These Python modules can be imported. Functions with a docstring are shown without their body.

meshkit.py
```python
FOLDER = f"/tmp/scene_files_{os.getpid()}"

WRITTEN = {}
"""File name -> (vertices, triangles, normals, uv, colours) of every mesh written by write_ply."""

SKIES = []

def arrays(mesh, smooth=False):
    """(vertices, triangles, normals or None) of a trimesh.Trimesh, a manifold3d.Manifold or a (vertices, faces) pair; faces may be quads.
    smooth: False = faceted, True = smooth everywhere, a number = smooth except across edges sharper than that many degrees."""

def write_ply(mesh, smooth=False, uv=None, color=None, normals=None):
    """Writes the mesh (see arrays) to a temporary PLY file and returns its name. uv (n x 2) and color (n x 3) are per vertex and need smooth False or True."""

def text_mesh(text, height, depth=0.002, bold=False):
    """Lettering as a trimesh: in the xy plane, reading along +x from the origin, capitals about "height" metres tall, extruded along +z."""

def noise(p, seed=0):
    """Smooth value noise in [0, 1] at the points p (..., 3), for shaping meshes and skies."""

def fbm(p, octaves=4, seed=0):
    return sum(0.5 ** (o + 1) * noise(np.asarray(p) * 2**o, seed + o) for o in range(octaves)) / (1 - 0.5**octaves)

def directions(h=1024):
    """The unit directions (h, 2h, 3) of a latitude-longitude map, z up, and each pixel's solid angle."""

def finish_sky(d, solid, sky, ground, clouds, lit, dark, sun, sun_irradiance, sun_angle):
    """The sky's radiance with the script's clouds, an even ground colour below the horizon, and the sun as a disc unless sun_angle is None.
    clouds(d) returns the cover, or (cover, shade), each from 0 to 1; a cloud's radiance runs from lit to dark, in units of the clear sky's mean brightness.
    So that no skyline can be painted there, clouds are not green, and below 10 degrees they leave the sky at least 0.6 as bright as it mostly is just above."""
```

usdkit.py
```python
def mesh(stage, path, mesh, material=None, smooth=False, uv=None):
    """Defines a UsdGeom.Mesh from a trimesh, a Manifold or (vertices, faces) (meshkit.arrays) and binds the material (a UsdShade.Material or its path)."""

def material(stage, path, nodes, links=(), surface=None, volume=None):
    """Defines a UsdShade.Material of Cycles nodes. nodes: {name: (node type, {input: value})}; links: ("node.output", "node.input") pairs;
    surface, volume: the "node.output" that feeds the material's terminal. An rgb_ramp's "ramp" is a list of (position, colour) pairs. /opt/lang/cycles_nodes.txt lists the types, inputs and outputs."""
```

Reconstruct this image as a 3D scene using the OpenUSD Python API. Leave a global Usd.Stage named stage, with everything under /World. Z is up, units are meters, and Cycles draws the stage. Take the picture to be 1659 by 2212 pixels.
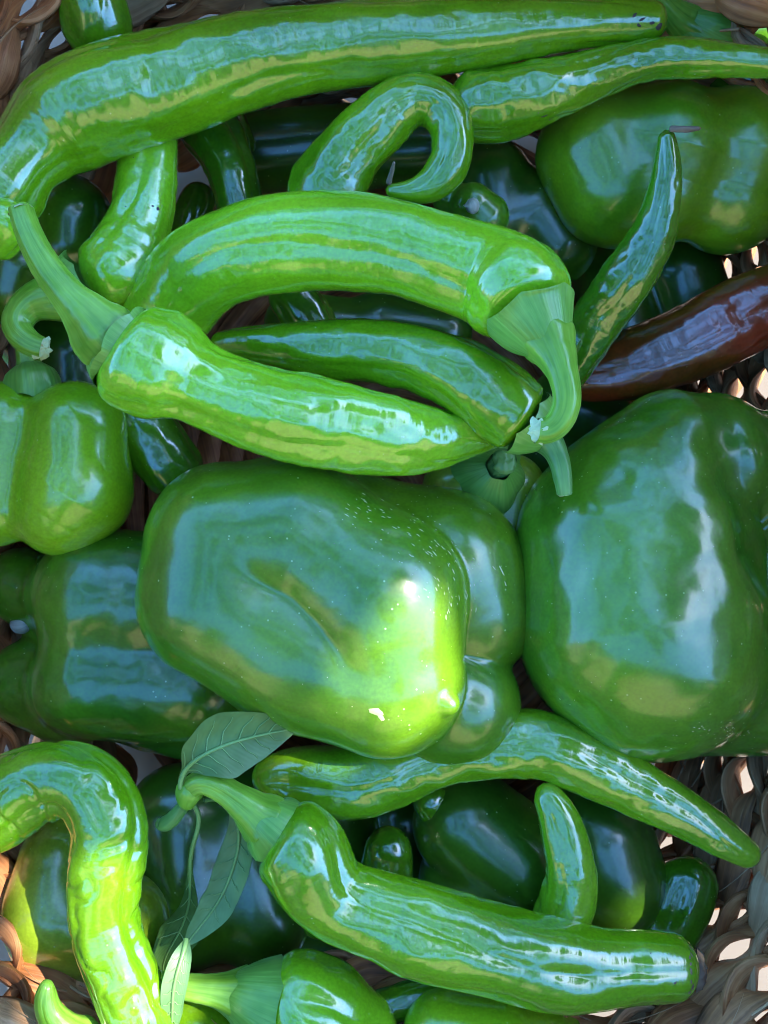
import math, random
import numpy as np
from scipy.interpolate import CubicSpline, PchipInterpolator
import trimesh
import meshkit, usdkit
from pxr import Usd, UsdGeom, UsdLux, UsdShade, Gf, Sdf, Vt

random.seed(7)
RNG = np.random.default_rng(7)
stage = Usd.Stage.CreateInMemory()
UsdGeom.SetStageUpAxis(stage, UsdGeom.Tokens.z)
UsdGeom.Xform.Define(stage, '/World')
UsdGeom.Scope.Define(stage, '/World/Looks')

# ------------------------------------------------------------------ camera, sky, sun
D, W = 0.34, 0.25                       # lens height above the pile's reference level, width seen there
cam = UsdGeom.Camera.Define(stage, '/World/camera')
UsdGeom.XformCommonAPI(cam).SetTranslate(Gf.Vec3d(0, 0, D))
cam.CreateFocalLengthAttr(4.15)
cam.CreateHorizontalApertureAttr(4.15 * W / D)
cam.CreateFStopAttr(3.2)
cam.CreateFocusDistanceAttr(0.325)
cam.CreateClippingRangeAttr(Gf.Vec2f(0.02, 1000))
cam.CreateExposureAttr(3.3)

SUN = np.array([0.60, 0.30, 0.74]); SUN /= np.linalg.norm(SUN)
sky = UsdLux.DomeLight.Define(stage, '/World/sky')
sky.CreateIntensityAttr(1.0)
sky_mat = usdkit.material(stage, '/World/Looks/sky', {
    's': ('sky_texture', {'sky_type': 'single_scattering', 'sun_disc': False, 'sun_elevation': math.asin(SUN[2]),
                          'sun_rotation': math.atan2(SUN[0], SUN[1]), 'aerosol_density': 0.3, 'ozone_density': 3.0}),
    'h': ('hsv', {'saturation': 1.25}), 'b': ('background_shader', {'strength': 0.15})}, [('s.color', 'h.color'), ('h.color', 'b.color')], surface='b.background')
UsdShade.MaterialBindingAPI.Apply(sky.GetPrim()).Bind(sky_mat)
sky.GetPrim().SetCustomDataByKey('kind', 'structure')
sun = UsdLux.DistantLight.Define(stage, '/World/sun')
sun.CreateIntensityAttr(0.5); sun.CreateAngleAttr(0.5); sun.CreateColorAttr(Gf.Vec3f(1.0, 0.95, 0.86))
sun.CreateNormalizeAttr(True)
rot = Gf.Rotation(Gf.Vec3d(0, 0, 1), Gf.Vec3d(*SUN))
UsdGeom.Xformable(sun).AddTransformOp().Set(Gf.Matrix4d().SetRotate(rot))

# ------------------------------------------------------------------ helpers
PX = W / 1659.0
def P(px, py, z=0.0):
    """A place in the pile: across and down in 1/1659 of the pile's width, z in millimetres above the reference level."""
    z = z / 1000.0
    s = PX * (D - z) / D
    return np.array([(px - 829.5) * s, (1106.0 - py) * s, z])
def R(r, z=0.0):
    return r * PX * (D - z / 1000.0) / D

used = {}
def numbered(parent, name):
    n = used.get((parent, name), 0); used[(parent, name)] = n + 1
    return f'{parent}/{name}' + (f'_{n:03d}' if n else '')
def tag(prim, label=None, cat=None, group=None, kind=None):
    for k, v in (('label', label), ('category', cat), ('group', group), ('kind', kind)):
        if v: prim.SetCustomDataByKey(k, v)
def thing(name, label, cat, group=None, loc=(0, 0, 0)):
    x = UsdGeom.Xform.Define(stage, numbered('/World', name))
    x.AddTranslateOp().Set(Gf.Vec3d(*map(float, loc)))
    tag(x.GetPrim(), label, cat, group)
    x.loc = np.asarray(loc, float)
    return x
def put(name, v, f, mat, parent=None, n=None, uv=None, label=None, kind=None, off=None):
    """One Mesh prim; v in world metres, written relative to the thing it belongs to."""
    base = '/World' if parent is None else str(parent.GetPath())
    path = numbered(base, name)
    m = UsdGeom.Mesh.Define(stage, path)
    o = np.zeros(3) if off is None else off
    v = np.asarray(v, float)
    f = np.asarray(f, int)
    if n is None:
        fn = np.cross(v[f[:, 1]] - v[f[:, 0]], v[f[:, 2]] - v[f[:, 0]])
        n = np.zeros_like(v)
        for k in range(3): np.add.at(n, f[:, k], fn)
        if f.shape[1] == 4: np.add.at(n, f[:, 3], fn)
        n /= np.maximum(np.linalg.norm(n, axis=1, keepdims=True), 1e-20)
    elif n is False: n = None
    m.CreatePointsAttr(Vt.Vec3fArray.FromNumpy((v - o).astype(np.float32)))
    m.CreateFaceVertexCountsAttr(Vt.IntArray.FromNumpy(np.full(len(f), f.shape[1], np.int32)))
    m.CreateFaceVertexIndicesAttr(Vt.IntArray.FromNumpy(f.astype(np.int32).ravel()))
    m.CreateSubdivisionSchemeAttr('none')
    if n is not None:
        m.CreateNormalsAttr(Vt.Vec3fArray.FromNumpy(np.asarray(n, np.float32))); m.SetNormalsInterpolation('vertex')
    if uv is not None:
        UsdGeom.PrimvarsAPI(m).CreatePrimvar('st', Sdf.ValueTypeNames.TexCoord2fArray, 'vertex').Set(Vt.Vec2fArray.FromNumpy(np.asarray(uv, np.float32)))
    UsdShade.MaterialBindingAPI.Apply(m.GetPrim()).Bind(mat)
    tag(m.GetPrim(), label, kind=kind)
    m.loc = o
    return m
fbm, noise = meshkit.fbm, meshkit.noise

def grid_faces(nr, nc):
    i, j = np.meshgrid(np.arange(nr - 1), np.arange(nc - 1), indexing='ij')
    a = (i * nc + j).ravel()
    return np.stack([a, a + 1, a + nc + 1, a + nc], 1)

def path_of(ctrl, step):
    """Centre line and radius through (px, py, z, r) controls, densely resampled by arc length."""
    c = np.array([P(*q[:3]) for q in ctrl]); r = np.array([R(q[3], q[2]) for q in ctrl])
    s = np.r_[0, np.cumsum(np.linalg.norm(np.diff(c, axis=0), axis=1))]
    cs = CubicSpline(s, c) if len(s) > 2 else (lambda t, c=c, s=s: c[0] + (c[-1] - c[0]) * (t / s[-1])[:, None])
    t = np.linspace(0, s[-1], 600); p = cs(t)
    L = np.r_[0, np.cumsum(np.linalg.norm(np.diff(p, axis=0), axis=1))]
    n = max(8, int(L[-1] / step)); l = np.linspace(0, L[-1], n)
    tt = np.interp(l, L, t)
    return cs(tt), PchipInterpolator(s, r)(tt), l

def sweep(ctrl, step=0.0009, seg=72, round0=True, round1=True, seed=0, lump=0.05, wrinkle=0.0340, flute=(0, 0), ridge=None,
          teeth=None, crease=0.0, flat=1.0, endpow=1.0, ruffle=0.0):
    """A tube along the controls. Returns v, f, n, uv. flute=(count, depth); teeth=(count, length, start share)."""
    c, r, l = path_of(ctrl, step)
    L = l[-1]
    if round0:
        e = r[0] * round0; x = np.clip(l / e, 0, 1); r = r * np.sqrt(np.maximum(1 - (1 - x) ** 2, 0)) ** endpow
    if round1:
        e = r[-1] * round1; x = np.clip((L - l) / e, 0, 1); r = r * np.sqrt(np.maximum(1 - (1 - x) ** 2, 0)) ** endpow
    T = np.gradient(c, axis=0); T /= np.linalg.norm(T, axis=1, keepdims=True)
    N = np.zeros_like(c); n0 = np.array([0, 0, -1.0]); n0 -= T[0] * n0.dot(T[0])
    if np.linalg.norm(n0) < 0.2: n0 = np.array([0, 1.0, 0]); n0 -= T[0] * n0.dot(T[0])
    N[0] = n0 / np.linalg.norm(n0)
    for i in range(1, len(c)):
        v = N[i - 1] - T[i] * N[i - 1].dot(T[i]); N[i] = v / np.linalg.norm(v)
    B = np.cross(T, N)
    th = np.linspace(0, 2 * np.pi, seg + 1)
    ct, st = np.cos(th)[None], np.sin(th)[None]
    rm = np.median(r)
    U = (l / rm)[:, None]
    q = np.stack(np.broadcast_arrays(U * 0.55, ct * 1.1, st * 1.1), -1)
    k = np.ones((len(l), seg + 1))
    env = np.clip(np.minimum(l, L - l) / (1.2 * rm), 0.15, 1)[:, None]
    k += lump * env * 2 * (fbm(q + seed * 7.3, 3, seed) - 0.5)
    q2 = np.stack(np.broadcast_arrays(U * 2.6, ct * 0.55, st * 0.55), -1)
    k += wrinkle * env * 2 * (fbm(q2 + seed * 3.1, 3, seed + 5) - 0.5)
    if flute[0]:
        ph = seed * 1.7 + 1.2 * (noise(np.stack([U[:, 0] * 0.3, 0 * U[:, 0], 0 * U[:, 0]], -1) + seed) - 0.5)
        a = np.abs(np.sin(flute[0] * 0.5 * (th[None] + ph[:, None])))
        k -= flute[1] * env * (1 - a) ** 2.2
    if crease:
        w = fbm(np.stack(np.broadcast_arrays(U * 1.1 + 0.5 * ct, ct * 0.9, st * 0.9), -1) + seed * 2.2, 2, seed + 9)
        k -= crease * env * np.exp(-((w - 0.5) / 0.045) ** 2)
    if ruffle:
        w = fbm(np.stack(np.broadcast_arrays(U * 5.0 + 0.4 * ct, ct * 0.8, st * 0.8), -1) + seed, 2, seed + 19)
        k += ruffle * env * (w - 0.5) * 2
    if ridge:
        k += ridge[1] * np.cos(ridge[0] * th[None] + 0.25 * U)
    rr = r[:, None] * k
    v = c[:, None] + rr[..., None] * (ct[..., None] * flat * N[:, None] + st[..., None] * B[:, None])
    if teeth:
        sh = np.clip((l / L - teeth[2]) / (1 - teeth[2]), 0, 1)[:, None] ** 1.5
        saw = np.abs(np.sin(teeth[0] * 0.5 * th + seed)) ** 0.7
        saw = 1 - saw + 0.25 * (noise(np.stack([np.cos(th) * 3, np.sin(th) * 3, 0 * th], -1) + seed) - 0.5)
        v = v + (sh * saw[None] * teeth[1])[..., None] * T[:, None]
    v[:, -1] = v[:, 0]
    du = np.gradient(v, axis=0)
    ext = np.concatenate([v[:, -2:-1], v, v[:, 1:2]], 1)
    dv = ext[:, 2:] - ext[:, :-2]
    n = np.cross(dv, du)
    ln = np.linalg.norm(n, axis=-1, keepdims=True)
    n = np.where(ln > 1e-14, n / np.maximum(ln, 1e-14), T[:, None] * np.where(np.arange(len(l)) < len(l) / 2, -1, 1)[:, None, None])
    # outward
    sgn = np.sign(((v - c[:, None]) * n).sum(-1).mean())
    n = n * (sgn if sgn else 1)
    f = grid_faces(len(l), seg + 1)
    if sgn < 0: pass
    fn = f if sgn > 0 else f
    uv = np.stack(np.broadcast_arrays(l[:, None], th[None] * rm), -1).reshape(-1, 2)
    V = v.reshape(-1, 3)
    g = np.cross(V[f[:, 1]] - V[f[:, 0]], V[f[:, 2]] - V[f[:, 0]])
    if (g * n.reshape(-1, 3)[f[:, 0]]).sum() < 0: f = f[:, ::-1]
    return V, f, n.reshape(-1, 3), uv

def disc(c, normal, rx, seed=0, rings=6, seg=28, jag=0.0, dome=0.15):
    """A small rough round cap (a cut stem, a scar), standing proud along its normal."""
    normal = np.asarray(normal, float); normal /= np.linalg.norm(normal)
    a = np.cross(normal, [0.3, 0.1, 1.0]); a /= np.linalg.norm(a); b = np.cross(normal, a)
    th = np.linspace(0, 2 * np.pi, seg, endpoint=False)
    v = [c + normal * rx * dome]; 
    for i in range(1, rings + 1):
        t = i / rings
        w = 1 + jag * (noise(np.stack([np.cos(th) * 3, np.sin(th) * 3, 0 * th], -1) + seed) - 0.5)
        h = rx * dome * (1 - t ** 2) + jag * rx * 0.7 * (noise(np.stack([np.cos(th) * 5 * t, np.sin(th) * 5 * t, 0 * th], -1) + seed + 4) - 0.4)
        if i == rings: h = h * 0 - rx * 0.15
        v += list(c + (rx * t * w)[:, None] * (np.cos(th)[:, None] * a + np.sin(th)[:, None] * b) + h[:, None] * normal)
    f = [(0, 1 + j, 1 + (j + 1) % seg) for j in range(seg)]
    for i in range(rings - 1):
        o = 1 + i * seg
        for j in range(seg):
            k = (j + 1) % seg
            f += [(o + j, o + seg + j, o + seg + k), (o + j, o + seg + k, o + k)]
    return np.array(v), np.array(f)

def blob(lobes, k_lobe=0.004, k_in=0.010, level=5, seed=0, bumps=0.0007, center=None, dents=()):
    """A lobed fruit: each lobe a chain of (px, py, z, r) spheres blended along its segments; lobes meet in soft creases."""
    L = []
    for ch in lobes:
        c = [P(*q[:3]) for q in ch]; r = [R(q[3], q[2]) for q in ch]
        if len(ch) == 1: c = c * 2; r = r * 2
        L.append((np.array(c), np.array(r)))
    if center is None:
        ws = np.concatenate([r ** 2 for _, r in L]); center = (np.concatenate([c for c, _ in L]) * ws[:, None]).sum(0) / ws.sum()
    else: center = P(*center)
    ico = ICO[level]
    d = ico.vertices
    dn = [(P(*q[:3]), R(q[3], q[2]), q[4] / 1000.0) for q in dents]
    def f(p):
        out = None
        for c, r in L:
            g = None
            for a, b, ra, rb in zip(c[:-1], c[1:], r[:-1], r[1:]):
                ab = b - a; t = np.clip(((p - a) @ ab) / max(ab @ ab, 1e-12), 0, 1)
                s = np.linalg.norm(p - a - t[:, None] * ab, axis=1) - (ra + t * (rb - ra))
                if g is None: g = s
                else:
                    h = np.clip(0.5 + 0.5 * (s - g) / k_in, 0, 1); g = s * (1 - h) + g * h - k_in * h * (1 - h)
            if out is None: out = g
            else:
                h = np.clip(0.5 + 0.5 * (g - out) / k_lobe, 0, 1); out = g * (1 - h) + out * h - k_lobe * h * (1 - h)
        for c, r, dep in dn:
            out = out + dep * np.exp(-((p - c) ** 2).sum(1) / r ** 2)
        return out
    rmax = max((np.linalg.norm(c - center, axis=1) + r).max() for c, r in L) * 1.03
    hi = np.full(len(d), rmax); lo = np.zeros(len(d)); found = np.zeros(len(d), bool)
    for s in np.linspace(rmax, 0, 48)[1:]:
        q = f(center + d * s) < 0
        new = q & ~found
        lo[new] = s; found |= new
        hi[~found] = s
    for _ in range(12):
        m = 0.5 * (lo + hi); q = f(center + d * m[:, None]) < 0
        lo = np.where(q, m, lo); hi = np.where(q, hi, m)
    v = center + d * lo[:, None]
    v = v + d * (bumps * 2 * (fbm(v * 45 + seed * 5.7, 3, seed) - 0.5) + bumps * 0.25 * (fbm(v * 180 + seed, 2, seed + 3) - 0.5))[:, None]
    fc = ico.faces
    # relax a little so that creases are soft
    tm = trimesh.Trimesh(v, fc, process=False)
    trimesh.smoothing.filter_taubin(tm, iterations=4)
    return np.array(tm.vertices), np.array(fc)
ICO = {k: trimesh.creation.icosphere(k) for k in (4, 5, 6)}

# ------------------------------------------------------------------ materials
def look(name, nodes, links, surface): return usdkit.material(stage, '/World/Looks/' + name, nodes, links, surface=surface)

def skin(name, dark, light, rough=0.2, wr=1.0, speck=0.0, scratch=0.0, blotch=None, scale=28.0, sss=0.12, bumpy=1.0, yellow=None):
    """Pepper skin: waxy gloss over flesh that varies from dark to light in soft clouds; fine wrinkles run across the fruit (UV) when wr > 0."""
    dark, light = [(1.5 * c[0], 1.2 * c[1], 0.45 * c[2]) for c in (dark, light)]
    n = {'co': ('texture_coordinate', {}), 'ge': ('geometry', {}),
         'n1': ('noise_texture', {'scale': scale, 'detail': 3.0, 'roughness': 0.55}),
         'r1': ('rgb_ramp', {'ramp': [(0.32, dark), (0.70, light)]}),
         'n3': ('noise_texture', {'scale': 900.0, 'detail': 2.0}),
         'hs': ('map_range', {'from_min': 0.3, 'from_max': 0.7, 'to_min': 0.88, 'to_max': 1.12}),
         'mm': ('mix', {'mix_type': 'multiply', 'fac': 1.0}),
         'p': ('principled_bsdf', {'roughness': rough, 'ior': 1.48, 'specular_ior_level': 0.95 if wr else 0.7, 'coat_weight': 0.75 if wr else 0.5, 'coat_ior': 1.55, 'coat_roughness': rough * 0.5,
                                   'subsurface_weight': sss, 'subsurface_radius': (0.5, 1.0, 0.2), 'subsurface_scale': 0.004})}
    l = [('ge.position', 'n1.vector'), ('ge.position', 'n3.vector'), ('n1.fac', 'r1.fac'), ('n3.fac', 'hs.value'), ('r1.color', 'mm.color1'), ('hs.result', 'mm.color2')]
    col = 'mm.color'
    def over(tagname, mask_link, colour):
        nonlocal col
        n[tagname] = ('mix', {'color2': colour}); l.append((mask_link, tagname + '.fac')); l.append((col, tagname + '.color1')); col = tagname + '.color'
    # pale pinpoint lenticels
    if speck:
        n['v1'] = ('voronoi_texture', {'scale': 260.0, 'randomness': 1.0}); l.append(('ge.position', 'v1.vector'))
        n['vm'] = ('map_range', {'from_min': 0.05, 'from_max': 0.10, 'to_min': speck, 'to_max': 0.0, 'clamp': True}); l.append(('v1.distance', 'vm.value'))
        n['vn'] = ('noise_texture', {'scale': 60.0}); l.append(('ge.position', 'vn.vector'))
        n['vq'] = ('map_range', {'from_min': 0.42, 'from_max': 0.6, 'clamp': True}); l.append(('vn.fac', 'vq.value'))
        n['vx'] = ('math', {'math_type': 'multiply'}); l += [('vm.result', 'vx.value1'), ('vq.result', 'vx.value2')]
        over('mxs', 'vx.value', (0.45, 0.6, 0.3))
    if scratch:
        n['sm'] = ('mapping', {'mapping_type': 'point', 'rotation': (0, 0, 0.75), 'scale': (120.0, 420.0, 420.0)}); l.append(('ge.position', 'sm.vector'))
        n['sv'] = ('voronoi_texture', {'scale': 1.0, 'randomness': 1.0}); l.append(('sm.vector', 'sv.vector'))
        n['sr'] = ('map_range', {'from_min': 0.12, 'from_max': 0.2, 'to_min': 1.0, 'to_max': 0.0, 'clamp': True}); l.append(('sv.distance', 'sr.value'))
        n['sn'] = ('noise_texture', {'scale': 38.0, 'detail': 2.0}); l.append(('ge.position', 'sn.vector'))
        n['sq'] = ('map_range', {'from_min': 0.60 - scratch, 'from_max': 0.70 - scratch, 'clamp': True}); l.append(('sn.fac', 'sq.value'))
        n['sx'] = ('math', {'math_type': 'multiply'}); l += [('sr.result', 'sx.value1'), ('sq.result', 'sx.value2')]
        over('mxc', 'sx.value', (0.5, 0.5, 0.28))
    if blotch:
        n['b1'] = ('noise_texture', {'scale': 75.0, 'detail': 6.0, 'roughness': 0.7}); l.append(('ge.position', 'b1.vector'))
        n['b2'] = ('map_range', {'from_min': 0.62, 'from_max': 0.74, 'to_max': 0.6, 'clamp': True}); l.append(('b1.fac', 'b2.value'))
        over('mxb', 'b2.result', blotch)
    if yellow:
        n['y1'] = ('noise_texture', {'scale': 14.0, 'detail': 1.0}); l.append(('ge.position', 'y1.vector'))
        n['y2'] = ('map_range', {'from_min': 0.5, 'from_max': 0.75, 'to_max': 0.8, 'clamp': True}); l.append(('y1.fac', 'y2.value'))
        over('mxy', 'y2.result', yellow)
    l.append((col, 'p.base_color'))
    # relief
    n['b0'] = ('noise_texture', {'scale': 160.0, 'detail': 3.0, 'roughness': 0.5}); l.append(('ge.position', 'b0.vector'))
    n['bb'] = ('bump', {'strength': 0.28 * bumpy, 'distance': 0.0006}); l.append(('b0.fac', 'bb.height'))
    out = 'bb.normal'
    if wr:
        n['um'] = ('mapping', {'mapping_type': 'point', 'scale': (420.0, 70.0, 1.0)}); l.append(('co.UV', 'um.vector'))
        n['un'] = ('noise_texture', {'scale': 1.0, 'detail': 2.5, 'roughness': 0.55}); l.append(('um.vector', 'un.vector'))
        n['ub'] = ('bump', {'strength': 0.16 * wr, 'distance': 0.0006}); l += [('un.fac', 'ub.height'), ('bb.normal', 'ub.normal')]
        out = 'ub.normal'
    l += [(out, 'p.normal'), (out, 'p.coat_normal')]
    return look(name, n, l, 'p.BSDF')

M = {}
M['mid'] = skin('mid_green_skin', (0.036, 0.135, 0.005), (0.080, 0.23, 0.009), 0.18, 1.0, 0.35)
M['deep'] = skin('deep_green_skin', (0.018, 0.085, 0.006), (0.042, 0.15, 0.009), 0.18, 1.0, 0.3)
M['light'] = skin('light_green_skin', (0.074, 0.245, 0.013), (0.118, 0.345, 0.022), 0.18, 0.9, 0.3)
M['olive'] = skin('olive_green_skin', (0.04, 0.15, 0.008), (0.085, 0.22, 0.015), 0.17, 1.0, 0.3)
M['lime'] = skin('lime_skin', (0.042, 0.155, 0.006), (0.085, 0.25, 0.010), 0.2, 1.0, 0.2)
M['red'] = skin('brown_red_skin', (0.045, 0.018, 0.006), (0.115, 0.013, 0.007), 0.22, 1.2, 0.2)
M['bell'] = skin('green_bell_skin', (0.022, 0.095, 0.010), (0.070, 0.18, 0.014), 0.25, 0, 0.7, blotch=(0.07, 0.13, 0.03), scale=20, bumpy=0.5)
M['bell_plain'] = skin('plain_bell_skin', (0.013, 0.075, 0.009), (0.050, 0.155, 0.013), 0.24, 0, 0.6, blotch=(0.09, 0.15, 0.03), scale=20, bumpy=0.5)
M['bell_mid'] = skin('mid_bell_skin', (0.040, 0.135, 0.008), (0.085, 0.22, 0.014), 0.26, 0, 0.5, scale=22, bumpy=0.5, yellow=(0.17, 0.24, 0.015))
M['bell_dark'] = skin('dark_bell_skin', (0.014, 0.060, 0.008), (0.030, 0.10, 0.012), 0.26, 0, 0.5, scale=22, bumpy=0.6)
M['bell_light'] = skin('light_bell_skin', (0.065, 0.215, 0.010), (0.13, 0.31, 0.018), 0.22, 0, 0.3, scale=22, bumpy=0.5)
M['bell_olive'] = skin('olive_bell_skin', (0.07, 0.17, 0.016), (0.15, 0.26, 0.04), 0.26, 0, 0.4, blotch=(0.15, 0.2, 0.06), scale=24, bumpy=0.6)

def stem_look(name, a, b, rough=0.42):
    return look(name, {
        'co': ('texture_coordinate', {}), 'ge': ('geometry', {}),
        'm': ('mapping', {'mapping_type': 'point', 'scale': (60.0, 900.0, 1.0)}),
        'n1': ('noise_texture', {'scale': 1.0, 'detail': 3.0}), 'n2': ('noise_texture', {'scale': 90.0, 'detail': 4.0}),
        'av': ('mix', {'fac': 0.5}), 'r': ('rgb_ramp', {'ramp': [(0.36, a), (0.64, b)]}),
        'bp': ('bump', {'strength': 0.35, 'distance': 0.0006}),
        'p': ('principled_bsdf', {'roughness': rough, 'subsurface_weight': 0.12, 'subsurface_radius': (0.6, 1, 0.3), 'subsurface_scale': 0.003})},
        [('co.UV', 'm.vector'), ('m.vector', 'n1.vector'), ('ge.position', 'n2.vector'), ('n1.fac', 'av.color1'), ('n2.fac', 'av.color2'), ('av.color', 'r.fac'),
         ('r.color', 'p.base_color'), ('n1.fac', 'bp.height'), ('bp.normal', 'p.normal')], 'p.BSDF')
M['stem'] = stem_look('stem_green', (0.070, 0.19, 0.010), (0.17, 0.34, 0.035), 0.27)
M['stem_dark'] = stem_look('stem_deep_green', (0.05, 0.15, 0.03), (0.12, 0.27, 0.06))
M['calyx'] = stem_look('calyx_green', (0.065, 0.20, 0.020), (0.14, 0.32, 0.05), 0.34)
M['cut'] = stem_look('cut_stem', (0.30, 0.42, 0.16), (0.55, 0.62, 0.36), 0.7)
M['scar'] = stem_look('brown_scar', (0.05, 0.03, 0.02), (0.20, 0.14, 0.09), 0.7)
M['grey_scar'] = stem_look('grey_scar', (0.16, 0.17, 0.12), (0.32, 0.33, 0.26), 0.8)

M['fleck'] = stem_look('pale_fleck', (0.38, 0.42, 0.22), (0.55, 0.55, 0.36), 0.6)
M['speck'] = stem_look('black_speck', (0.012, 0.010, 0.010), (0.05, 0.035, 0.03), 0.6)
M['peel'] = stem_look('peeled_skin', (0.36, 0.50, 0.16), (0.50, 0.62, 0.26), 0.4)
def leaf_look(name, a, b):
    return look(name, {
        'ge': ('geometry', {}), 'co': ('texture_coordinate', {}),
        'n': ('noise_texture', {'scale': 120.0, 'detail': 4.0}), 'r': ('rgb_ramp', {'ramp': [(0.3, a), (0.7, b)]}),
        'wm': ('mapping', {'mapping_type': 'point', 'scale': (1.0, 1.0, 1.0)}),
        'wv': ('wave_texture', {'scale': 2.0, 'distortion': 1.5, 'detail': 1.0, 'bands_direction': 'x'}),
        'bp': ('bump', {'strength': 0.08, 'distance': 0.0005}),
        'p': ('principled_bsdf', {'roughness': 0.42}), 't': ('translucent_bsdf', {}), 'mx': ('mix_closure', {'fac': 0.3})},
        [('ge.position', 'n.vector'), ('n.fac', 'r.fac'), ('r.color', 'p.base_color'), ('r.color', 't.color'), ('co.UV', 'wm.vector'), ('wm.vector', 'wv.vector'),
         ('wv.fac', 'bp.height'), ('bp.normal', 'p.normal'), ('p.BSDF', 'mx.closure1'), ('t.BSDF', 'mx.closure2')], 'mx.closure')
M['leaf'] = leaf_look('pepper_leaf', (0.05, 0.13, 0.025), (0.09, 0.20, 0.045))
M['leaf_pale'] = leaf_look('pepper_leaf_pale', (0.09, 0.20, 0.06), (0.15, 0.29, 0.10))
M['vein'] = stem_look('leaf_vein', (0.10, 0.22, 0.05), (0.16, 0.30, 0.08))
M['tree_leaf'] = leaf_look('tree_leaf', (0.025, 0.075, 0.015), (0.06, 0.13, 0.025))

def fibre(name, ramp, sx=30.0, sy=700.0):
    return look(name, {
        'co': ('texture_coordinate', {}), 'ge': ('geometry', {}),
        'm': ('mapping', {'mapping_type': 'point', 'scale': (sx, sy, 1.0)}),
        'n1': ('noise_texture', {'scale': 1.0, 'detail': 4.0, 'roughness': 0.6}), 'n2': ('noise_texture', {'scale': 70.0, 'detail': 3.0}),
        'av': ('mix', {'fac': 0.5}), 'r': ('rgb_ramp', {'ramp': ramp}), 'bp': ('bump', {'strength': 0.7, 'distance': 0.0008}),
        'p': ('principled_bsdf', {'roughness': 0.55, 'specular_ior_level': 0.4})},
        [('co.UV', 'm.vector'), ('m.vector', 'n1.vector'), ('ge.position', 'n2.vector'), ('n1.fac', 'av.color1'), ('n2.fac', 'av.color2'),
         ('av.color', 'r.fac'), ('r.color', 'p.base_color'), ('n1.fac', 'bp.height'), ('bp.normal', 'p.normal')], 'p.BSDF')
M['straw'] = fibre('straw_brown', [(0.30, (0.09, 0.034, 0.014)), (0.5, (0.42, 0.165, 0.058)), (0.72, (0.66, 0.34, 0.14))])
M['straw_dark'] = fibre('straw_dark', [(0.30, (0.06, 0.024, 0.011)), (0.5, (0.32, 0.112, 0.036)), (0.72, (0.54, 0.25, 0.09))])
M['straw_tan'] = fibre('straw_tan', [(0.30, (0.16, 0.08, 0.035)), (0.5, (0.38, 0.20, 0.09)), (0.72, (0.58, 0.38, 0.20))])
M['bark'] = fibre('bark', [(0.3, (0.05, 0.035, 0.025)), (0.7, (0.16, 0.12, 0.09))])
M['paving'] = look('paving', {'ge': ('geometry', {}), 'n': ('noise_texture', {'scale': 6.0, 'detail': 8.0}), 'r': ('rgb_ramp', {'ramp': [(0.3, (0.11, 0.09, 0.07)), (0.7, (0.19, 0.16, 0.13))]}),
    'bp': ('bump', {'strength': 0.3, 'distance': 0.004}), 'p': ('principled_bsdf', {'roughness': 0.85})},
    [('ge.position', 'n.vector'), ('n.fac', 'r.fac'), ('r.color', 'p.base_color'), ('n.fac', 'bp.height'), ('bp.normal', 'p.normal')], 'p.BSDF')
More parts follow.
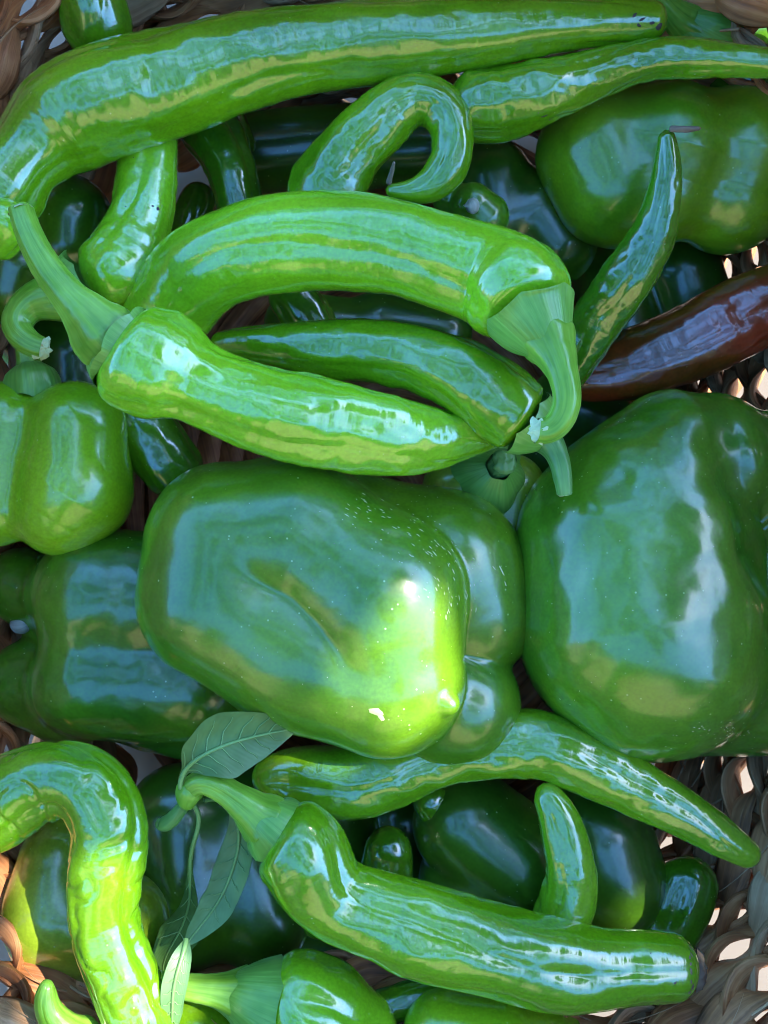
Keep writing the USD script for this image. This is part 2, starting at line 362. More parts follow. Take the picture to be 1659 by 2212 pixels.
M['plaster'] = look('ochre_plaster', {'ge': ('geometry', {}), 'n': ('noise_texture', {'scale': 3.0, 'detail': 8.0}), 'r': ('rgb_ramp', {'ramp': [(0.3, (0.46, 0.33, 0.12)), (0.7, (0.56, 0.43, 0.19))]}),
    'p': ('principled_bsdf', {'roughness': 0.9})}, [('ge.position', 'n.vector'), ('n.fac', 'r.fac'), ('r.color', 'p.base_color')], 'p.BSDF')

# ------------------------------------------------------------------ ground, garden wall, shading tree
GZ = -0.128
def sheet(x0, y0, x1, y1, z): return np.array([(x0, y0, z), (x1, y0, z), (x1, y1, z), (x0, y1, z)], float), np.array([(0, 1, 2, 3)])
v, f = sheet(-60, -60, 60, 60, GZ)
g = put('ground', v, f, M['paving'], n=False, kind='structure')
b = trimesh.creation.box((7, 0.25, 1.9)); b.apply_translation((0, -1.25, GZ + 0.95))
put('garden_wall', b.vertices, b.faces, M['plaster'], n=False, kind='structure')

def sunspot(px, py, z, r): return (P(px, py, z), r / 1000.0)
SPOTS = [sunspot(915, 1395, 22, 11), sunspot(885, 1480, 20, 13), sunspot(880, 1540, 20, 9), sunspot(262, 1950, 22, 9), sunspot(285, 2060, 22, 13), sunspot(315, 2180, 22, 15),
         sunspot(0, 1815, 20, 2), sunspot(385, 2130, 12, 5), sunspot(480, 2180, 10, 3), 
         sunspot(640, 880, 26, -5.0), sunspot(690, 1865, 28, -5.0)]
def leafcard(c, a, s, L, w, rng):
    """One tree leaf: a folded, pointed blade of four faces."""
    n = np.cross(a, s)
    pts = [c - a * L * .5, c - a * L * .1 + s * w, c - a * L * .08 - n * w * .35, c - a * L * .1 - s * w, c + a * L * .2 + s * w * .75, c + a * L * .22 - n * w * .3, c + a * L * .2 - s * w * .75, c + a * L * .5]
    fc = [(0, 2, 1), (0, 3, 2), (1, 2, 5), (1, 5, 4), (2, 3, 6), (2, 6, 5), (4, 5, 7), (5, 6, 7)]
    return np.array(pts), np.array(fc)
tree = thing('shade_tree', 'leafy tree beside the basket whose crown shades it', 'tree')
slope = SUN[:2] / SUN[2]
LV, LF, nv, cents = [], [], 0, []
rg = np.random.default_rng(3)
CLUMPS = [(rg.uniform(-0.95, 0.75), rg.uniform(-0.45, 1.25), rg.uniform(1.15, 1.6), rg.uniform(0.07, 0.13)) for _ in range(44)]
while len(cents) < 6400:
    z = rg.uniform(0.95, 1.45)
    u_ = rg.random()
    if u_ < 0.44:
        cl = CLUMPS[rg.integers(len(CLUMPS))]
        g_ = rg.normal(size=3) * cl[3] * np.array([0.75, 0.75, 0.5]); xy = np.array([cl[0] + g_[0], cl[1] + g_[1]]); z = cl[2] + g_[2]
        q = xy - slope * z
        if q[1] < -0.05 and q[0] > -0.3 and q[0] < 0.2 and q[1] > -0.2 and q[0] > 0.100 and q[1] < -0.118: continue
    elif u_ < 0.97:
        q = np.array([rg.uniform(-0.34, 0.135), rg.uniform(-0.24, 0.40)])
        xy = q + slope * z
    else:
        xy = np.array([rg.uniform(0.3, 1.1), rg.uniform(0.6, 1.3)])
        q = xy - slope * z
    if q[0] > 0.135 or (q[0] > 0.105 and q[1] < -0.112): continue
    c = np.array([xy[0], xy[1], z])
    if any(np.linalg.norm(np.cross(c - p, SUN)) < r + 0.020 for p, r in SPOTS): continue
    a = rg.normal(size=3); a[2] *= 0.5; a /= np.linalg.norm(a)
    s = np.cross(a, rg.normal(size=3) * 0.5 + SUN); s /= np.linalg.norm(s)
    near = min(np.linalg.norm(np.cross(c - p, SUN)) - r for p, r in SPOTS)
    L_ = min(rg.uniform(0.055, 0.085), 0.036 + 1.6 * max(near - 0.02, 0))
    pv, pf = leafcard(c, a, s, L_, L_ * 0.24, rg)
    LV.append(pv); LF.append(pf + nv); nv += len(pv); cents.append(c)
for p, r in SPOTS:
    e1 = np.cross(SUN, [0, 0, 1.0]); e1 /= np.linalg.norm(e1); e2 = np.cross(SUN, e1)
    for _ in range(260):
        dd = r + 0.017 + rg.uniform(0, 0.06); an = rg.uniform(0, 2 * np.pi); tt = rg.uniform(1.05, 1.75)
        c = p + SUN * tt + e1 * dd * math.cos(an) + e2 * dd * math.sin(an)
        if any(np.linalg.norm(np.cross(c - p2, SUN)) < r2 + 0.016 for p2, r2 in SPOTS): continue
        if (c - slope[0] * 0)[0] - slope[0] * c[2] > 0.105 and c[1] - slope[1] * c[2] < -0.1: continue
        a = rg.normal(size=3); a /= np.linalg.norm(a); s = np.cross(a, rg.normal(size=3) * 0.3 + SUN); s /= np.linalg.norm(s)
        pv, pf = leafcard(c, a, s, 0.038, 0.0115, rg); LV.append(pv); LF.append(pf + nv); nv += len(pv)
put('crown', np.vstack(LV), np.vstack(LF), M['tree_leaf'], tree, n=False, kind='stuff')
def rawtube(pts, rad, seg=10):
    pts = np.array(pts, float); T = np.gradient(pts, axis=0); T /= np.linalg.norm(T, axis=1, keepdims=True)
    ref = np.array([0.2, 0.9, 0.1]); N = np.cross(T, ref); N /= np.linalg.norm(N, axis=1, keepdims=True); B = np.cross(T, N)
    th = np.linspace(0, 2 * np.pi, seg + 1)
    v = pts[:, None] + np.asarray(rad)[:, None, None] * (np.cos(th)[None, :, None] * N[:, None] + np.sin(th)[None, :, None] * B[:, None])
    l = np.r_[0, np.cumsum(np.linalg.norm(np.diff(pts, axis=0), axis=1))]
    uv = np.stack(np.broadcast_arrays(l[:, None], th[None] * np.median(rad)), -1).reshape(-1, 2)
    return v.reshape(-1, 3), grid_faces(len(pts), seg + 1), uv
HV, HF, nh = [], [], 0
rh = np.random.default_rng(5)
for i in range(4200):
    c = np.array([rh.uniform(-4.0, 4.0), rh.uniform(2.6, 3.5), GZ + rh.uniform(0.02, 1.0) ** 0.7 * 2.1])
    a = rh.normal(size=3); a /= np.linalg.norm(a); q = np.cross(a, rh.normal(size=3)); q /= np.linalg.norm(q)
    pv, pf = leafcard(c, a, q, rh.uniform(0.12, 0.22), 0.05, rh); HV.append(pv); HF.append(pf + nh); nh += len(pv)
WV, WF, nw_ = [], [], 0
while len(WV) < 2600:
    c = np.array([rh.uniform(-3.0, 3.0), -1.12 + rh.uniform(-0.01, 0.07), GZ + rh.uniform(0.0, 2.3)])
    if noise(np.array([c[0] * 2.2, c[2] * 1.3, 0.5]), 4) < 0.50 - 0.12 * (c[2] > 1.7): continue
    a = rh.normal(size=3) * 0.6 + np.array([0, 0.2, -0.8]); a /= np.linalg.norm(a); q = np.cross(a, rh.normal(size=3) * 0.5 + np.array([0, 1.0, 0])); q /= np.linalg.norm(q)
    pv, pf = leafcard(c, a, q, rh.uniform(0.09, 0.16), 0.045, rh); WV.append(pv); WF.append(pf + nw_); nw_ += len(pv)
put('creeper_foliage', np.vstack(WV), np.vstack(WF), M['tree_leaf'], n=False, kind='stuff')
hedge = put('hedge', np.vstack(HV), np.vstack(HF), M['tree_leaf'], n=False, kind='stuff')
t = np.linspace(0, 1, 12)[:, None]
v, f, uv = rawtube(np.array([0.25, 1.75, GZ]) + t * np.array([0.05, -0.15, 1.15]) + 0.03 * np.sin(t * 5), 0.07 - 0.03 * t[:, 0])
put('trunk', v, f, M['bark'], tree, uv=uv)
for k, e in enumerate([(0.75, 0.45, 1.1), (-0.5, 0.7, 1.15), (0.2, 0.75, 1.2), (0.6, 0.9, 1.3)]):
    s0 = np.array([0.3, 1.6, 0.95]); e = np.array(e)
    v, f, uv = rawtube(s0 + t * (e - s0) + 0.04 * np.sin(t * 6 + k), 0.03 - 0.022 * t[:, 0])
    put('limb', v, f, M['bark'], tree, uv=uv)

# ------------------------------------------------------------------ basket
CX, CY = 0.004, 0.006
def wall_ab(z):
    u = (z + 0.115) / 0.17
    return 0.133 + 0.043 * u, 0.166 + 0.040 * u
def wall_pt(phi, z, off):
    a, b = wall_ab(z); a = a + off; b = b + off
    n = 2.0 / 3.6
    c, s = np.cos(phi), np.sin(phi)
    return np.stack([CX + a * np.sign(c) * np.abs(c) ** n, CY + b * np.sign(s) * np.abs(s) ** n, z + 0 * phi], -1)
dense = np.linspace(0, 2 * np.pi, 20001)
pp = wall_pt(dense, -0.03 + 0 * dense, 0.0)
arc = np.r_[0, np.cumsum(np.linalg.norm(np.diff(pp, axis=0), axis=1))]; PERIM = arc[-1]
def phi_at(s): return np.interp(np.mod(s, PERIM), arc, dense)
basket = thing('basket', 'brown woven straw basket holding the whole heap of peppers', 'basket')
NST = 44
SPC = PERIM / NST
def strip(center, side, thick_dir, hw, ht, seg=10, seed=0, l=None):
    """A flat fibrous strand along center: half width hw along side, half thickness ht along thick_dir."""
    th = np.linspace(0, 2 * np.pi, seg + 1)
    q = np.stack(np.broadcast_arrays((l * 120)[:, None], np.cos(th)[None] * 2, np.sin(th)[None] * 2), -1)
    k = 1 + 0.5 * (fbm(q + seed * 3.3, 2, seed) - 0.5)
    v = center[:, None] + k[..., None] * ((hw * np.cos(th))[None, :, None] * side[:, None] + (ht * np.sin(th))[None, :, None] * thick_dir[:, None])
    v[:, -1] = v[:, 0]
    uv = np.stack(np.broadcast_arrays(l[:, None], (th * 0.004)[None]), -1).reshape(-1, 2)
    return v.reshape(-1, 3), grid_faces(len(center), seg + 1), uv
rows = np.arange(-0.112, 0.052, 0.0091)
for ri, z0 in enumerate(rows):
    s = np.linspace(0, PERIM, NST * 12 + 1)
    for ply in range(2):
        wob = 0.0016 * (noise(np.stack([s * 40, 0 * s + ri, 0 * s + ply], -1)) - 0.5) * 2
        ph = np.pi * s / SPC + np.pi * ply + 0.5 * np.pi * (ri % 2)
        off = 0.0036 * np.cos(ph) + wob
        dz = 0.0034 * np.sin(ph) + 0.0016 * (noise(np.stack([s * 30, 0 * s + ri + 50, 0 * s + ply], -1)) - 0.5) * 2
        phi = phi_at(s)
        c = np.array([wall_pt(np.array([p_]), z0 + d_, o_)[0] for p_, d_, o_ in zip(phi, dz, off)])
        T = np.gradient(c, axis=0); T[0] = T[-1] = (T[1] + T[-2]) / 2; T /= np.linalg.norm(T, axis=1, keepdims=True)
        up = np.array([0, 0, 1.0]); out = np.cross(T, up); out /= np.linalg.norm(out, axis=1, keepdims=True); u2 = np.cross(out, T)
        tw = 0.75 * np.cos(ph) * (1 if ply else -1) + 0.6 * (noise(np.stack([s * 25, 0 * s + ri + 9, 0 * s + ply], -1)) - 0.5)
        side = u2 * np.cos(tw)[:, None] + out * np.sin(tw)[:, None]
        thick = -u2 * np.sin(tw)[:, None] + out * np.cos(tw)[:, None]
        v, f, uv = strip(c, side, thick, 0.0065, 0.0019, 10, ri * 2 + ply, s)
        put('strand', v, f, M[['straw', 'straw_dark', 'straw', 'straw_tan'][(ri * 3 + ply) % 4]] if ri < len(rows) - 2 else M['straw_tan'], basket, uv=uv)
for k in range(NST):
    ph = phi_at(k * SPC + 0.25 * SPC); z = np.linspace(-0.118, 0.055, 24)
    c = np.array([wall_pt(np.array([ph]), zz, 0.0)[0] for zz in z])
    v, f, uv = rawtube(c, np.full(24, 0.0023), 8)
    put('stake', v, f, M['straw_dark'], basket, uv=uv)
s = np.linspace(0, PERIM, 420); phi = phi_at(s)
for ply in range(3):
    h = s * 2 * np.pi / 0.045 + ply * 2.094
    c = np.array([wall_pt(np.array([p_]), 0.058 + 0.004 * math.sin(a_), 0.004 * math.cos(a_))[0] for p_, a_ in zip(phi, h)])
    v, f, uv = rawtube(c, np.full(len(s), 0.0046), 10); put('rim', v, f, M['straw_tan'], basket, uv=uv)
BV, BF, BU, nb = [], [], [], 0
for k in range(1, 14):
    a, b_ = 0.134 * k / 13, 0.162 * k / 13
    th = np.linspace(0, 2 * np.pi, 80)
    c = np.stack([CX + a * np.cos(th), CY + b_ * np.sin(th), np.full(80, -0.119)], -1)
    v, f, uv = rawtube(c, np.full(80, 0.0068), 6); BV.append(v); BF.append(f + nb); BU.append(uv); nb += len(v)
put('base', np.vstack(BV), np.vstack(BF), M['straw_dark'], basket, uv=np.vstack(BU), kind='stuff')

FV, FF, FU, nf = [], [], [], 0
rf = np.random.default_rng(12)
for k in range(150):
    s0 = rf.uniform(0, PERIM); z0 = rf.uniform(-0.10, 0.03); L_ = rf.uniform(0.010, 0.045); tt = np.linspace(0, 1, 9)
    ph = phi_at(s0 + tt * L_ * rf.choice([-1, 1])); zz = z0 + rf.normal(0, 0.010) * tt; off = -0.0062 - tt ** 2 * rf.uniform(0.0, 0.010)
    c = np.array([wall_pt(np.array([p_]), z_, o_)[0] for p_, z_, o_ in zip(ph, zz, off)])
    v, f, uv = rawtube(c, rf.uniform(0.0002, 0.0007) * (1 - 0.8 * tt), 5); FV.append(v); FF.append(f + nf); FU.append(uv); nf += len(v)
put('frayed_fibres', np.vstack(FV), np.vstack(FF), M['straw_tan'], basket, uv=np.vstack(FU), kind='stuff')

# ------------------------------------------------------------------ builders for peppers
GL, GB = 'long green peppers heaped in the basket', 'bell peppers heaped in the basket'
def long_pepper(label, body, mat, stem=None, calyx=None, cut=True, seed=1, smat='stem', cmat='calyx', name='long_pepper', group=GL, cat='pepper', style=None, **kw):
    base = P(*body[len(body) // 2][:3])
    t = thing(name, label, cat, group, base)
    o = dict(lump=0.15, wrinkle=0.036, ruffle=0.006, flute=(3, 0.10), seed=seed); o.update(kw)
    if calyx: o.setdefault('calyx_end', None); o.pop('calyx_end')
    v, f, n, uv = sweep(body, **o)
    b_ = put('body', v, f, mat, t, n, uv, off=base)
    if calyx:
        teeth = (6, R(11), 0.5)
        v, f, n, uv = sweep(calyx, step=0.0006, seg=72, round0=False, round1=False, seed=seed + 3, lump=0.05, wrinkle=0.01, teeth=teeth, ridge=(6, 0.008))
        put('calyx', v, f, M[cmat], t, n, uv, off=base)
    if stem:
        v, f, n, uv = sweep(stem, step=0.0006, seg=40, round0=False, round1=False, seed=seed + 5, lump=0.06, wrinkle=0.03, ridge=(5, 0.06))
        s_ = put('stem', v, f, M[smat], t, n, uv, off=base)
        if cut:
            c0, c1 = P(*stem[0][:3]), P(*stem[1][:3])
            nn = (c0 - c1) / np.linalg.norm(c0 - c1) + np.array([0, 0, 0.55 if cut == 'torn' else 0.1])
            v, f = disc(c0, nn, R(stem[0][3], stem[0][2]) * 1.06, seed, jag=0.6 if cut == 'torn' else 0.25, dome=0.3 if cut == 'torn' else 0.15)
            put('cut_end', v, f, M['cut'], s_, off=base)
    if style:
        v, f, n, uv = sweep(style, step=0.0005, seg=16, lump=0.2, wrinkle=0.15, seed=seed)
        put('withered_style', v, f, M['scar'], t, n, uv, off=base)
    return t, base
def bell_pepper(label, lobes, mat, seed=1, stem=None, calyx=None, level=5, name='bell_pepper', nub=None, cut=True, smat='stem', cutmat='stem_dark', **kw):
    base = np.mean([P(*q[:3]) for ch in lobes for q in ch], 0)
    t = thing(name, label, 'bell pepper', GB, base)
    v, f = blob(lobes, seed=seed, level=level, **kw)
    put('body', v, f, mat, t, off=base)
    if calyx:
        v, f, n, uv = sweep(calyx, step=0.0006, seg=72, round0=False, round1=False, seed=seed + 3, lump=0.08, wrinkle=0.03, teeth=(6, R(22), 0.4), ridge=(6, 0.04))
        put('calyx', v, f, M['calyx'], t, n, uv, off=base)
    if stem:
        v, f, n, uv = sweep(stem, step=0.0006, seg=40, round0=False, round1=False, seed=seed + 5, lump=0.06, wrinkle=0.03, ridge=(5, 0.06))
        s_ = put('stem', v, f, M[smat], t, n, uv, off=base)
        if cut:
            c0, c1 = P(*stem[0][:3]), P(*stem[1][:3])
            v, f = disc(c0, c0 - c1, R(stem[0][3], stem[0][2]) * 1.03, seed, jag=0.3); put('cut_end', v, f, M[cutmat], s_, off=base)
    if nub:
        v, f, n, uv = sweep(nub, step=0.0005, seg=24, lump=0.1, seed=seed); put('blossom_scar', v, f, M['grey_scar'], t, n, uv, off=base)
    return t, base

def marks(t, base, pts, mat, name, seed=0):
    """Small flecks lying on a fruit's skin: (px, py, length, width, turn in degrees); each is a thin domed sliver seated on the surface."""
    m = UsdGeom.Mesh.Get(stage, str(t.GetPath()) + '/body'); V = np.array(m.GetPointsAttr().Get()) + base; N_ = np.array(m.GetNormalsAttr().Get())
    s_ = PX * (D - V[:, 2]) / D; X, Y = V[:, 0] / s_ + 829.5, 1106 - V[:, 1] / s_
    rs = np.random.default_rng(seed); AV, AF, na = [], [], 0
    for px, py, L_, w, deg in pts:
        d2 = (X - px) ** 2 + (Y - py) ** 2
        near = np.nonzero((d2 < max(40.0, d2.min() * 3)) & (N_[:, 2] > 0.15))[0]
        if not len(near) or d2.min() > 200: continue
        k = near[np.argmax(V[near, 2] - 0.0002 * np.sqrt(d2[near]))]
        n = N_[k]; c = V[k] + n * 0.00010
        a = np.array([math.cos(math.radians(deg)), math.sin(math.radians(deg)), 0]); a -= n * a.dot(n); a /= np.linalg.norm(a); b = np.cross(n, a)
        th = np.linspace(0, 2 * np.pi, 8, endpoint=False)
        rr = 1 + 0.5 * (rs.random(8) - 0.5)
        ring = c + (R(L_) * np.cos(th) * rr)[:, None] * a + (R(w) * np.sin(th) * rr)[:, None] * b - n * 0.00016
        AV += [c + n * min(R(w) * 0.25, 0.00025)] + list(ring); AF += [(na, na + 1 + j, na + 1 + (j + 1) % 8) for j in range(8)]; na += 9
    if AV: put(name, np.array(AV), np.array(AF), mat, t, off=base, kind='stuff')

# ------------------------------------------------------------------ the heap, from the deepest up
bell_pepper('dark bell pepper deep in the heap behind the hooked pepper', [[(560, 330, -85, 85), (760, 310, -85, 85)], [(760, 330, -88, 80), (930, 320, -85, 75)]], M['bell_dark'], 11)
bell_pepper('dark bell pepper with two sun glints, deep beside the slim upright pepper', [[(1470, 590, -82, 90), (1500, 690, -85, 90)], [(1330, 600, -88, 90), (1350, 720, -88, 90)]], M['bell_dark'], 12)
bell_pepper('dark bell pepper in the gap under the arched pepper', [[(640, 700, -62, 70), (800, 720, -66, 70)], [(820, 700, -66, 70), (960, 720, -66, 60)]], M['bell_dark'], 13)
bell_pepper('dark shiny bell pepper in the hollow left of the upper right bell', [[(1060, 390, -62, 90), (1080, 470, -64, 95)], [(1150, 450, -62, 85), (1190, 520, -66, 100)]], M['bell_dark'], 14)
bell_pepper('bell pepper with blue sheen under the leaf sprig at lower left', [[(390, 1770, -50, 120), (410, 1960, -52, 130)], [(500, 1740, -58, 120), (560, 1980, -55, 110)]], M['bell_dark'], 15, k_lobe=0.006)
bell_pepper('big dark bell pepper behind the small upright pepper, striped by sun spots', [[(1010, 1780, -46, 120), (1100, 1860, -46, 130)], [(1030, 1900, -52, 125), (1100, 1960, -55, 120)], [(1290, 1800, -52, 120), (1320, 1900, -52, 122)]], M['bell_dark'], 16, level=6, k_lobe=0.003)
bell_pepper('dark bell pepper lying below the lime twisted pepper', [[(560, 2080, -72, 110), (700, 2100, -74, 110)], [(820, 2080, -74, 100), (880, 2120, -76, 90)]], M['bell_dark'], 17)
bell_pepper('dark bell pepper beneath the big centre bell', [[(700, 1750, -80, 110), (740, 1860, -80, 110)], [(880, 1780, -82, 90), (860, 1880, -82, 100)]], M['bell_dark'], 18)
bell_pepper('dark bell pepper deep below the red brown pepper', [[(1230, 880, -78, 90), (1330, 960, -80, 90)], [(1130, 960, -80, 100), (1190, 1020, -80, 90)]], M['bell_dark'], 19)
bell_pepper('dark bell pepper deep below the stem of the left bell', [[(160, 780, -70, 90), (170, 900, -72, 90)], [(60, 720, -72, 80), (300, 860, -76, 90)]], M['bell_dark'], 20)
bell_pepper('round green bell pepper behind the bent end of the long top pepper', [[(150, 470, -38, 92), (150, 520, -40, 92)], [(40, 570, -40, 85), (30, 620, -42, 85)]], M['bell_plain'], 21, k_lobe=0.003)
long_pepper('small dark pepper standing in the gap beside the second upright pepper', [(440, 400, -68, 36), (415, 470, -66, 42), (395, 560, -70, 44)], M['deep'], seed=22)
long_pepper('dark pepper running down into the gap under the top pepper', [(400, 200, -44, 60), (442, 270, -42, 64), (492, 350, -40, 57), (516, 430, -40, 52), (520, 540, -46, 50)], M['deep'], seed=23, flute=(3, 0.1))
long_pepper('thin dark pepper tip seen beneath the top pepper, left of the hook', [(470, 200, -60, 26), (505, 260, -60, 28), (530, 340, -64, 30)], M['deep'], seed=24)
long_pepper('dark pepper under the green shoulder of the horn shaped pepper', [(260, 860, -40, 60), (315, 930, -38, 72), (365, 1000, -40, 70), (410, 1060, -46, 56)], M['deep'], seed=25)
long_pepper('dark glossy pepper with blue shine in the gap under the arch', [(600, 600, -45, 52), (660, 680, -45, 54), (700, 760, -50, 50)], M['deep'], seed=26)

bell_pepper('bell pepper half hidden behind the right hand long pepper, leafy calyx showing', [[(1640, 120, -48, 110), (1650, 230, -50, 120)], [(1700, 160, -50, 110), (1700, 250, -50, 110)]], M['bell_plain'], 31,
            stem=[(1400, -40, -14, 20), (1425, -5, -17, 23), (1455, 28, -22, 32), (1490, 52, -27, 48)], calyx=[(1474, 42, -25, 40), (1505, 60, -29, 62), (1548, 76, -34, 74)], cut=False, smat='stem')
bell_pepper('large green bell pepper at upper right with its blossom end towards the basket side', [[(1300, 330, -44, 140), (1330, 400, -44, 135)], [(1440, 330, -42, 150), (1420, 400, -44, 130)], [(1590, 340, -46, 150), (1570, 420, -48, 128)]], M['bell_mid'], 32, level=6, bumps=0.0012, k_lobe=0.006)
bell_pepper('green bell pepper with calyx and cut stem seen below the horn pepper tip', [[(1000, 1060, -42, 90), (1010, 1120, -44, 90)], [(1100, 1060, -42, 80), (1090, 1130, -44, 90)]], M['bell_olive'], 33,
            stem=[(1090, 996, -14, 26), (1083, 1003, -20, 25), (1072, 1013, -27, 30)], calyx=[(1078, 1008, -21, 30), (1066, 1020, -27, 66), (1055, 1032, -34, 92)], smat='stem_dark')
bell_pepper('small bell pepper end with grey scar between the arch and the upper right bell', [[(1020, 445, -26, 50), (1040, 470, -28, 60)], [(975, 430, -30, 42)]], M['bell_plain'], 34, nub=[(1012, 430, -15, 10), (1018, 445, -16, 18), (1010, 458, -17, 10)], k_lobe=0.002)
long_pepper('brown red ripening pepper at the right edge above the big right bell', [(1200, 800, -44, 44), (1290, 810, -42, 62), (1400, 775, -40, 82), (1500, 735, -38, 82), (1590, 690, -38, 84), (1680, 650, -38, 84), (1760, 640, -40, 70)], M['red'], seed=35, name='red_brown_pepper', wrinkle=0.03, cat='red pepper')
bell_pepper('left bell pepper with deep groove and pale lower lobes at left edge', [[(165, 930, -22, 108), (160, 1060, -22, 110), (125, 1110, -22, 88)], [(15, 920, -24, 98), (-15, 1085, -24, 98)], [(190, 1020, -40, 100), (170, 1120, -38, 90)]], M['bell_light'], 36, level=6, k_lobe=0.006, calyx=[(62, 786, -22, 24), (66, 806, -22, 52), (70, 834, -23, 60)], stem=[(48, 735, -20, 20), (56, 765, -21, 22), (62, 790, -22, 28)])
bell_pepper('dark bell pepper at left with its small blossom knob facing the basket side', [[(220, 1290, -34, 150), (420, 1300, -36, 150)], [(200, 1470, -32, 128), (420, 1480, -34, 128)], [(50, 1265, -48, 84), (150, 1300, -48, 100)], [(62, 1475, -46, 92), (150, 1510, -46, 100)], [(330, 1540, -46, 84), (420, 1560, -48, 80)]], M['bell_plain'], 37, level=6, bumps=0.0018, k_lobe=0.008,
            nub=[(28, 1345, -42, 8), (48, 1352, -38, 17), (60, 1350, -36, 9)])
bell_pepper('yellowish green bell pepper under the twisted lime pepper at lower left', [[(130, 1850, -28, 84), (125, 1960, -26, 100), (260, 1990, -28, 105)], [(100, 2005, -27, 84), (240, 2040, -30, 92)]], M['bell_olive'], 38, level=5, k_lobe=0.004)
bell_pepper('green bell pepper at the bottom edge below the ribbon leaf', [[(420, 2230, -22, 90), (480, 2260, -22, 90)], [(560, 2270, -26, 90)]], M['bell_light'], 39)
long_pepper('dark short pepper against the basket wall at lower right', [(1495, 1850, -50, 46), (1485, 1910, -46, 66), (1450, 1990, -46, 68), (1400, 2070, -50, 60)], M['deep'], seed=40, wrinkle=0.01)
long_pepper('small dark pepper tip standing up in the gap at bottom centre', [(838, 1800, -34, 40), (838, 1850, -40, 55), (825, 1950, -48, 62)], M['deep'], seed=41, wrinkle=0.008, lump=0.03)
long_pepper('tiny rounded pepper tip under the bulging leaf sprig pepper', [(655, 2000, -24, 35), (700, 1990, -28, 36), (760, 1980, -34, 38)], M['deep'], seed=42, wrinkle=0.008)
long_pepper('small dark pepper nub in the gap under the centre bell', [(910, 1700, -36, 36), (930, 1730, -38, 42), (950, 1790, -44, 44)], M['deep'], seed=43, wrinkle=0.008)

long_pepper('pepper end poking in at the top left corner of the basket', [(150, -120, -12, 62), (188, -30, -14, 74), (208, 40, -18, 76), (230, 120, -28, 72)], M['mid'], seed=44, wrinkle=0.01)
bu_, bub = long_pepper('bright upright pepper at left with a curled torn stem', [(310, 200, -24, 60), (320, 300, -20, 62), (318, 400, -17, 65), (298, 490, -14, 73), (262, 565, -10, 82), (215, 612, -6, 82), (190, 630, -5, 76)], M['light'], seed=45, wrinkle=0.0204,
            calyx=[(150, 645, -3, 52), (168, 628, -3, 72), (188, 612, -3, 80)],
            stem=[(92, 752, 4, 24), (66, 742, 4, 27), (38, 706, 2, 32), (62, 664, 0, 38), (110, 645, -1, 50), (158, 640, -3, 58)], cut='torn')
long_pepper('slim dark upright pepper with withered tip crossing the upper right bell', [(1437, 280, 2, 15), (1442, 340, 0, 28), (1432, 430, -4, 40), (1405, 520, -10, 52), (1350, 610, -16, 58), (1290, 690, -24, 56), (1250, 770, -30, 45), (1210, 850, -36, 26)], M['deep'], seed=46, wrinkle=0.035,
            style=[(1445, 278, 4, 7), (1478, 279, 6, 7), (1515, 277, 7, 3)])
tl_, tlb = long_pepper('long dark glossy pepper lying across the top of the heap', [(1440, 46, -12, 40), (1300, 48, -10, 50), (1100, 62, -8, 68), (900, 84, -8, 84), (700, 102, -7, 90), (500, 140, -6, 100), (320, 190, -5, 116), (200, 228, -3, 121), (130, 268, -3, 116), (82, 312, -2, 94), (45, 350, 0, 84), (10, 395, 1, 94), (-20, 450, 0, 92), (-60, 540, -4, 70)], M['mid'], seed=47, wrinkle=0.0306, lump=0.08, flute=(3, 0.09), crease=0.0, round0=0.8)
long_pepper('pale end of a pepper bulging in at the left edge above the curled stem', [(-30, 560, 0, 46), (-6, 505, 4, 56), (26, 450, 8, 66), (34, 434, 8, 56)], M['light'], seed=48, wrinkle=0.01)
ct_, ctb = long_pepper('curved pepper with thin tail reaching the right edge at the top', [(960, 215, -18, 60), (1030, 228, -16, 82), (1150, 208, -13, 74), (1290, 162, -12, 54), (1400, 130, -10, 44), (1500, 125, -7, 42), (1600, 132, -4, 36), (1700, 138, -2, 28)], M['mid'], seed=49, wrinkle=0.04255)
long_pepper('hooked pepper curling back on itself behind the arched pepper', [(660, 480, -20, 84), (705, 405, -16, 80), (760, 330, -13, 74), (825, 258, -10, 68), (893, 216, -9, 57), (948, 232, -9, 50), (977, 295, -8, 47), (966, 358, -8, 45), (928, 400, -8, 36), (878, 413, -8, 22), (832, 410, -8, 12)], M['mid'], seed=50, wrinkle=0.0340, style=[(838, 400, -6, 6), (846, 372, -3, 5), (852, 348, 0, 2.5)])
long_pepper('arched bright green pepper with a bent pale stem at its right', [(335, 760, -16, 80), (385, 635, -8, 98), (475, 562, 0, 100), (600, 530, 4, 106), (740, 522, 6, 106), (880, 543, 8, 104), (980, 572, 10, 104), (1050, 592, 12, 110), (1105, 622, 16, 120), (1140, 662, 20, 108), (1155, 690, 22, 90)], M['light'], seed=51, wrinkle=0.0204, flute=(3, 0.11), lump=0.09,
            round1=0.5, calyx=[(1186, 748, 27, 50), (1172, 722, 26, 72), (1156, 694, 24, 92), (1147, 676, 23, 102)],
            stem=[(1160, 930, 33, 27), (1196, 922, 33, 29), (1222, 878, 34, 30), (1216, 812, 33, 33), (1198, 764, 30, 46), (1180, 730, 27, 62), (1168, 705, 25, 60)], cut='torn')
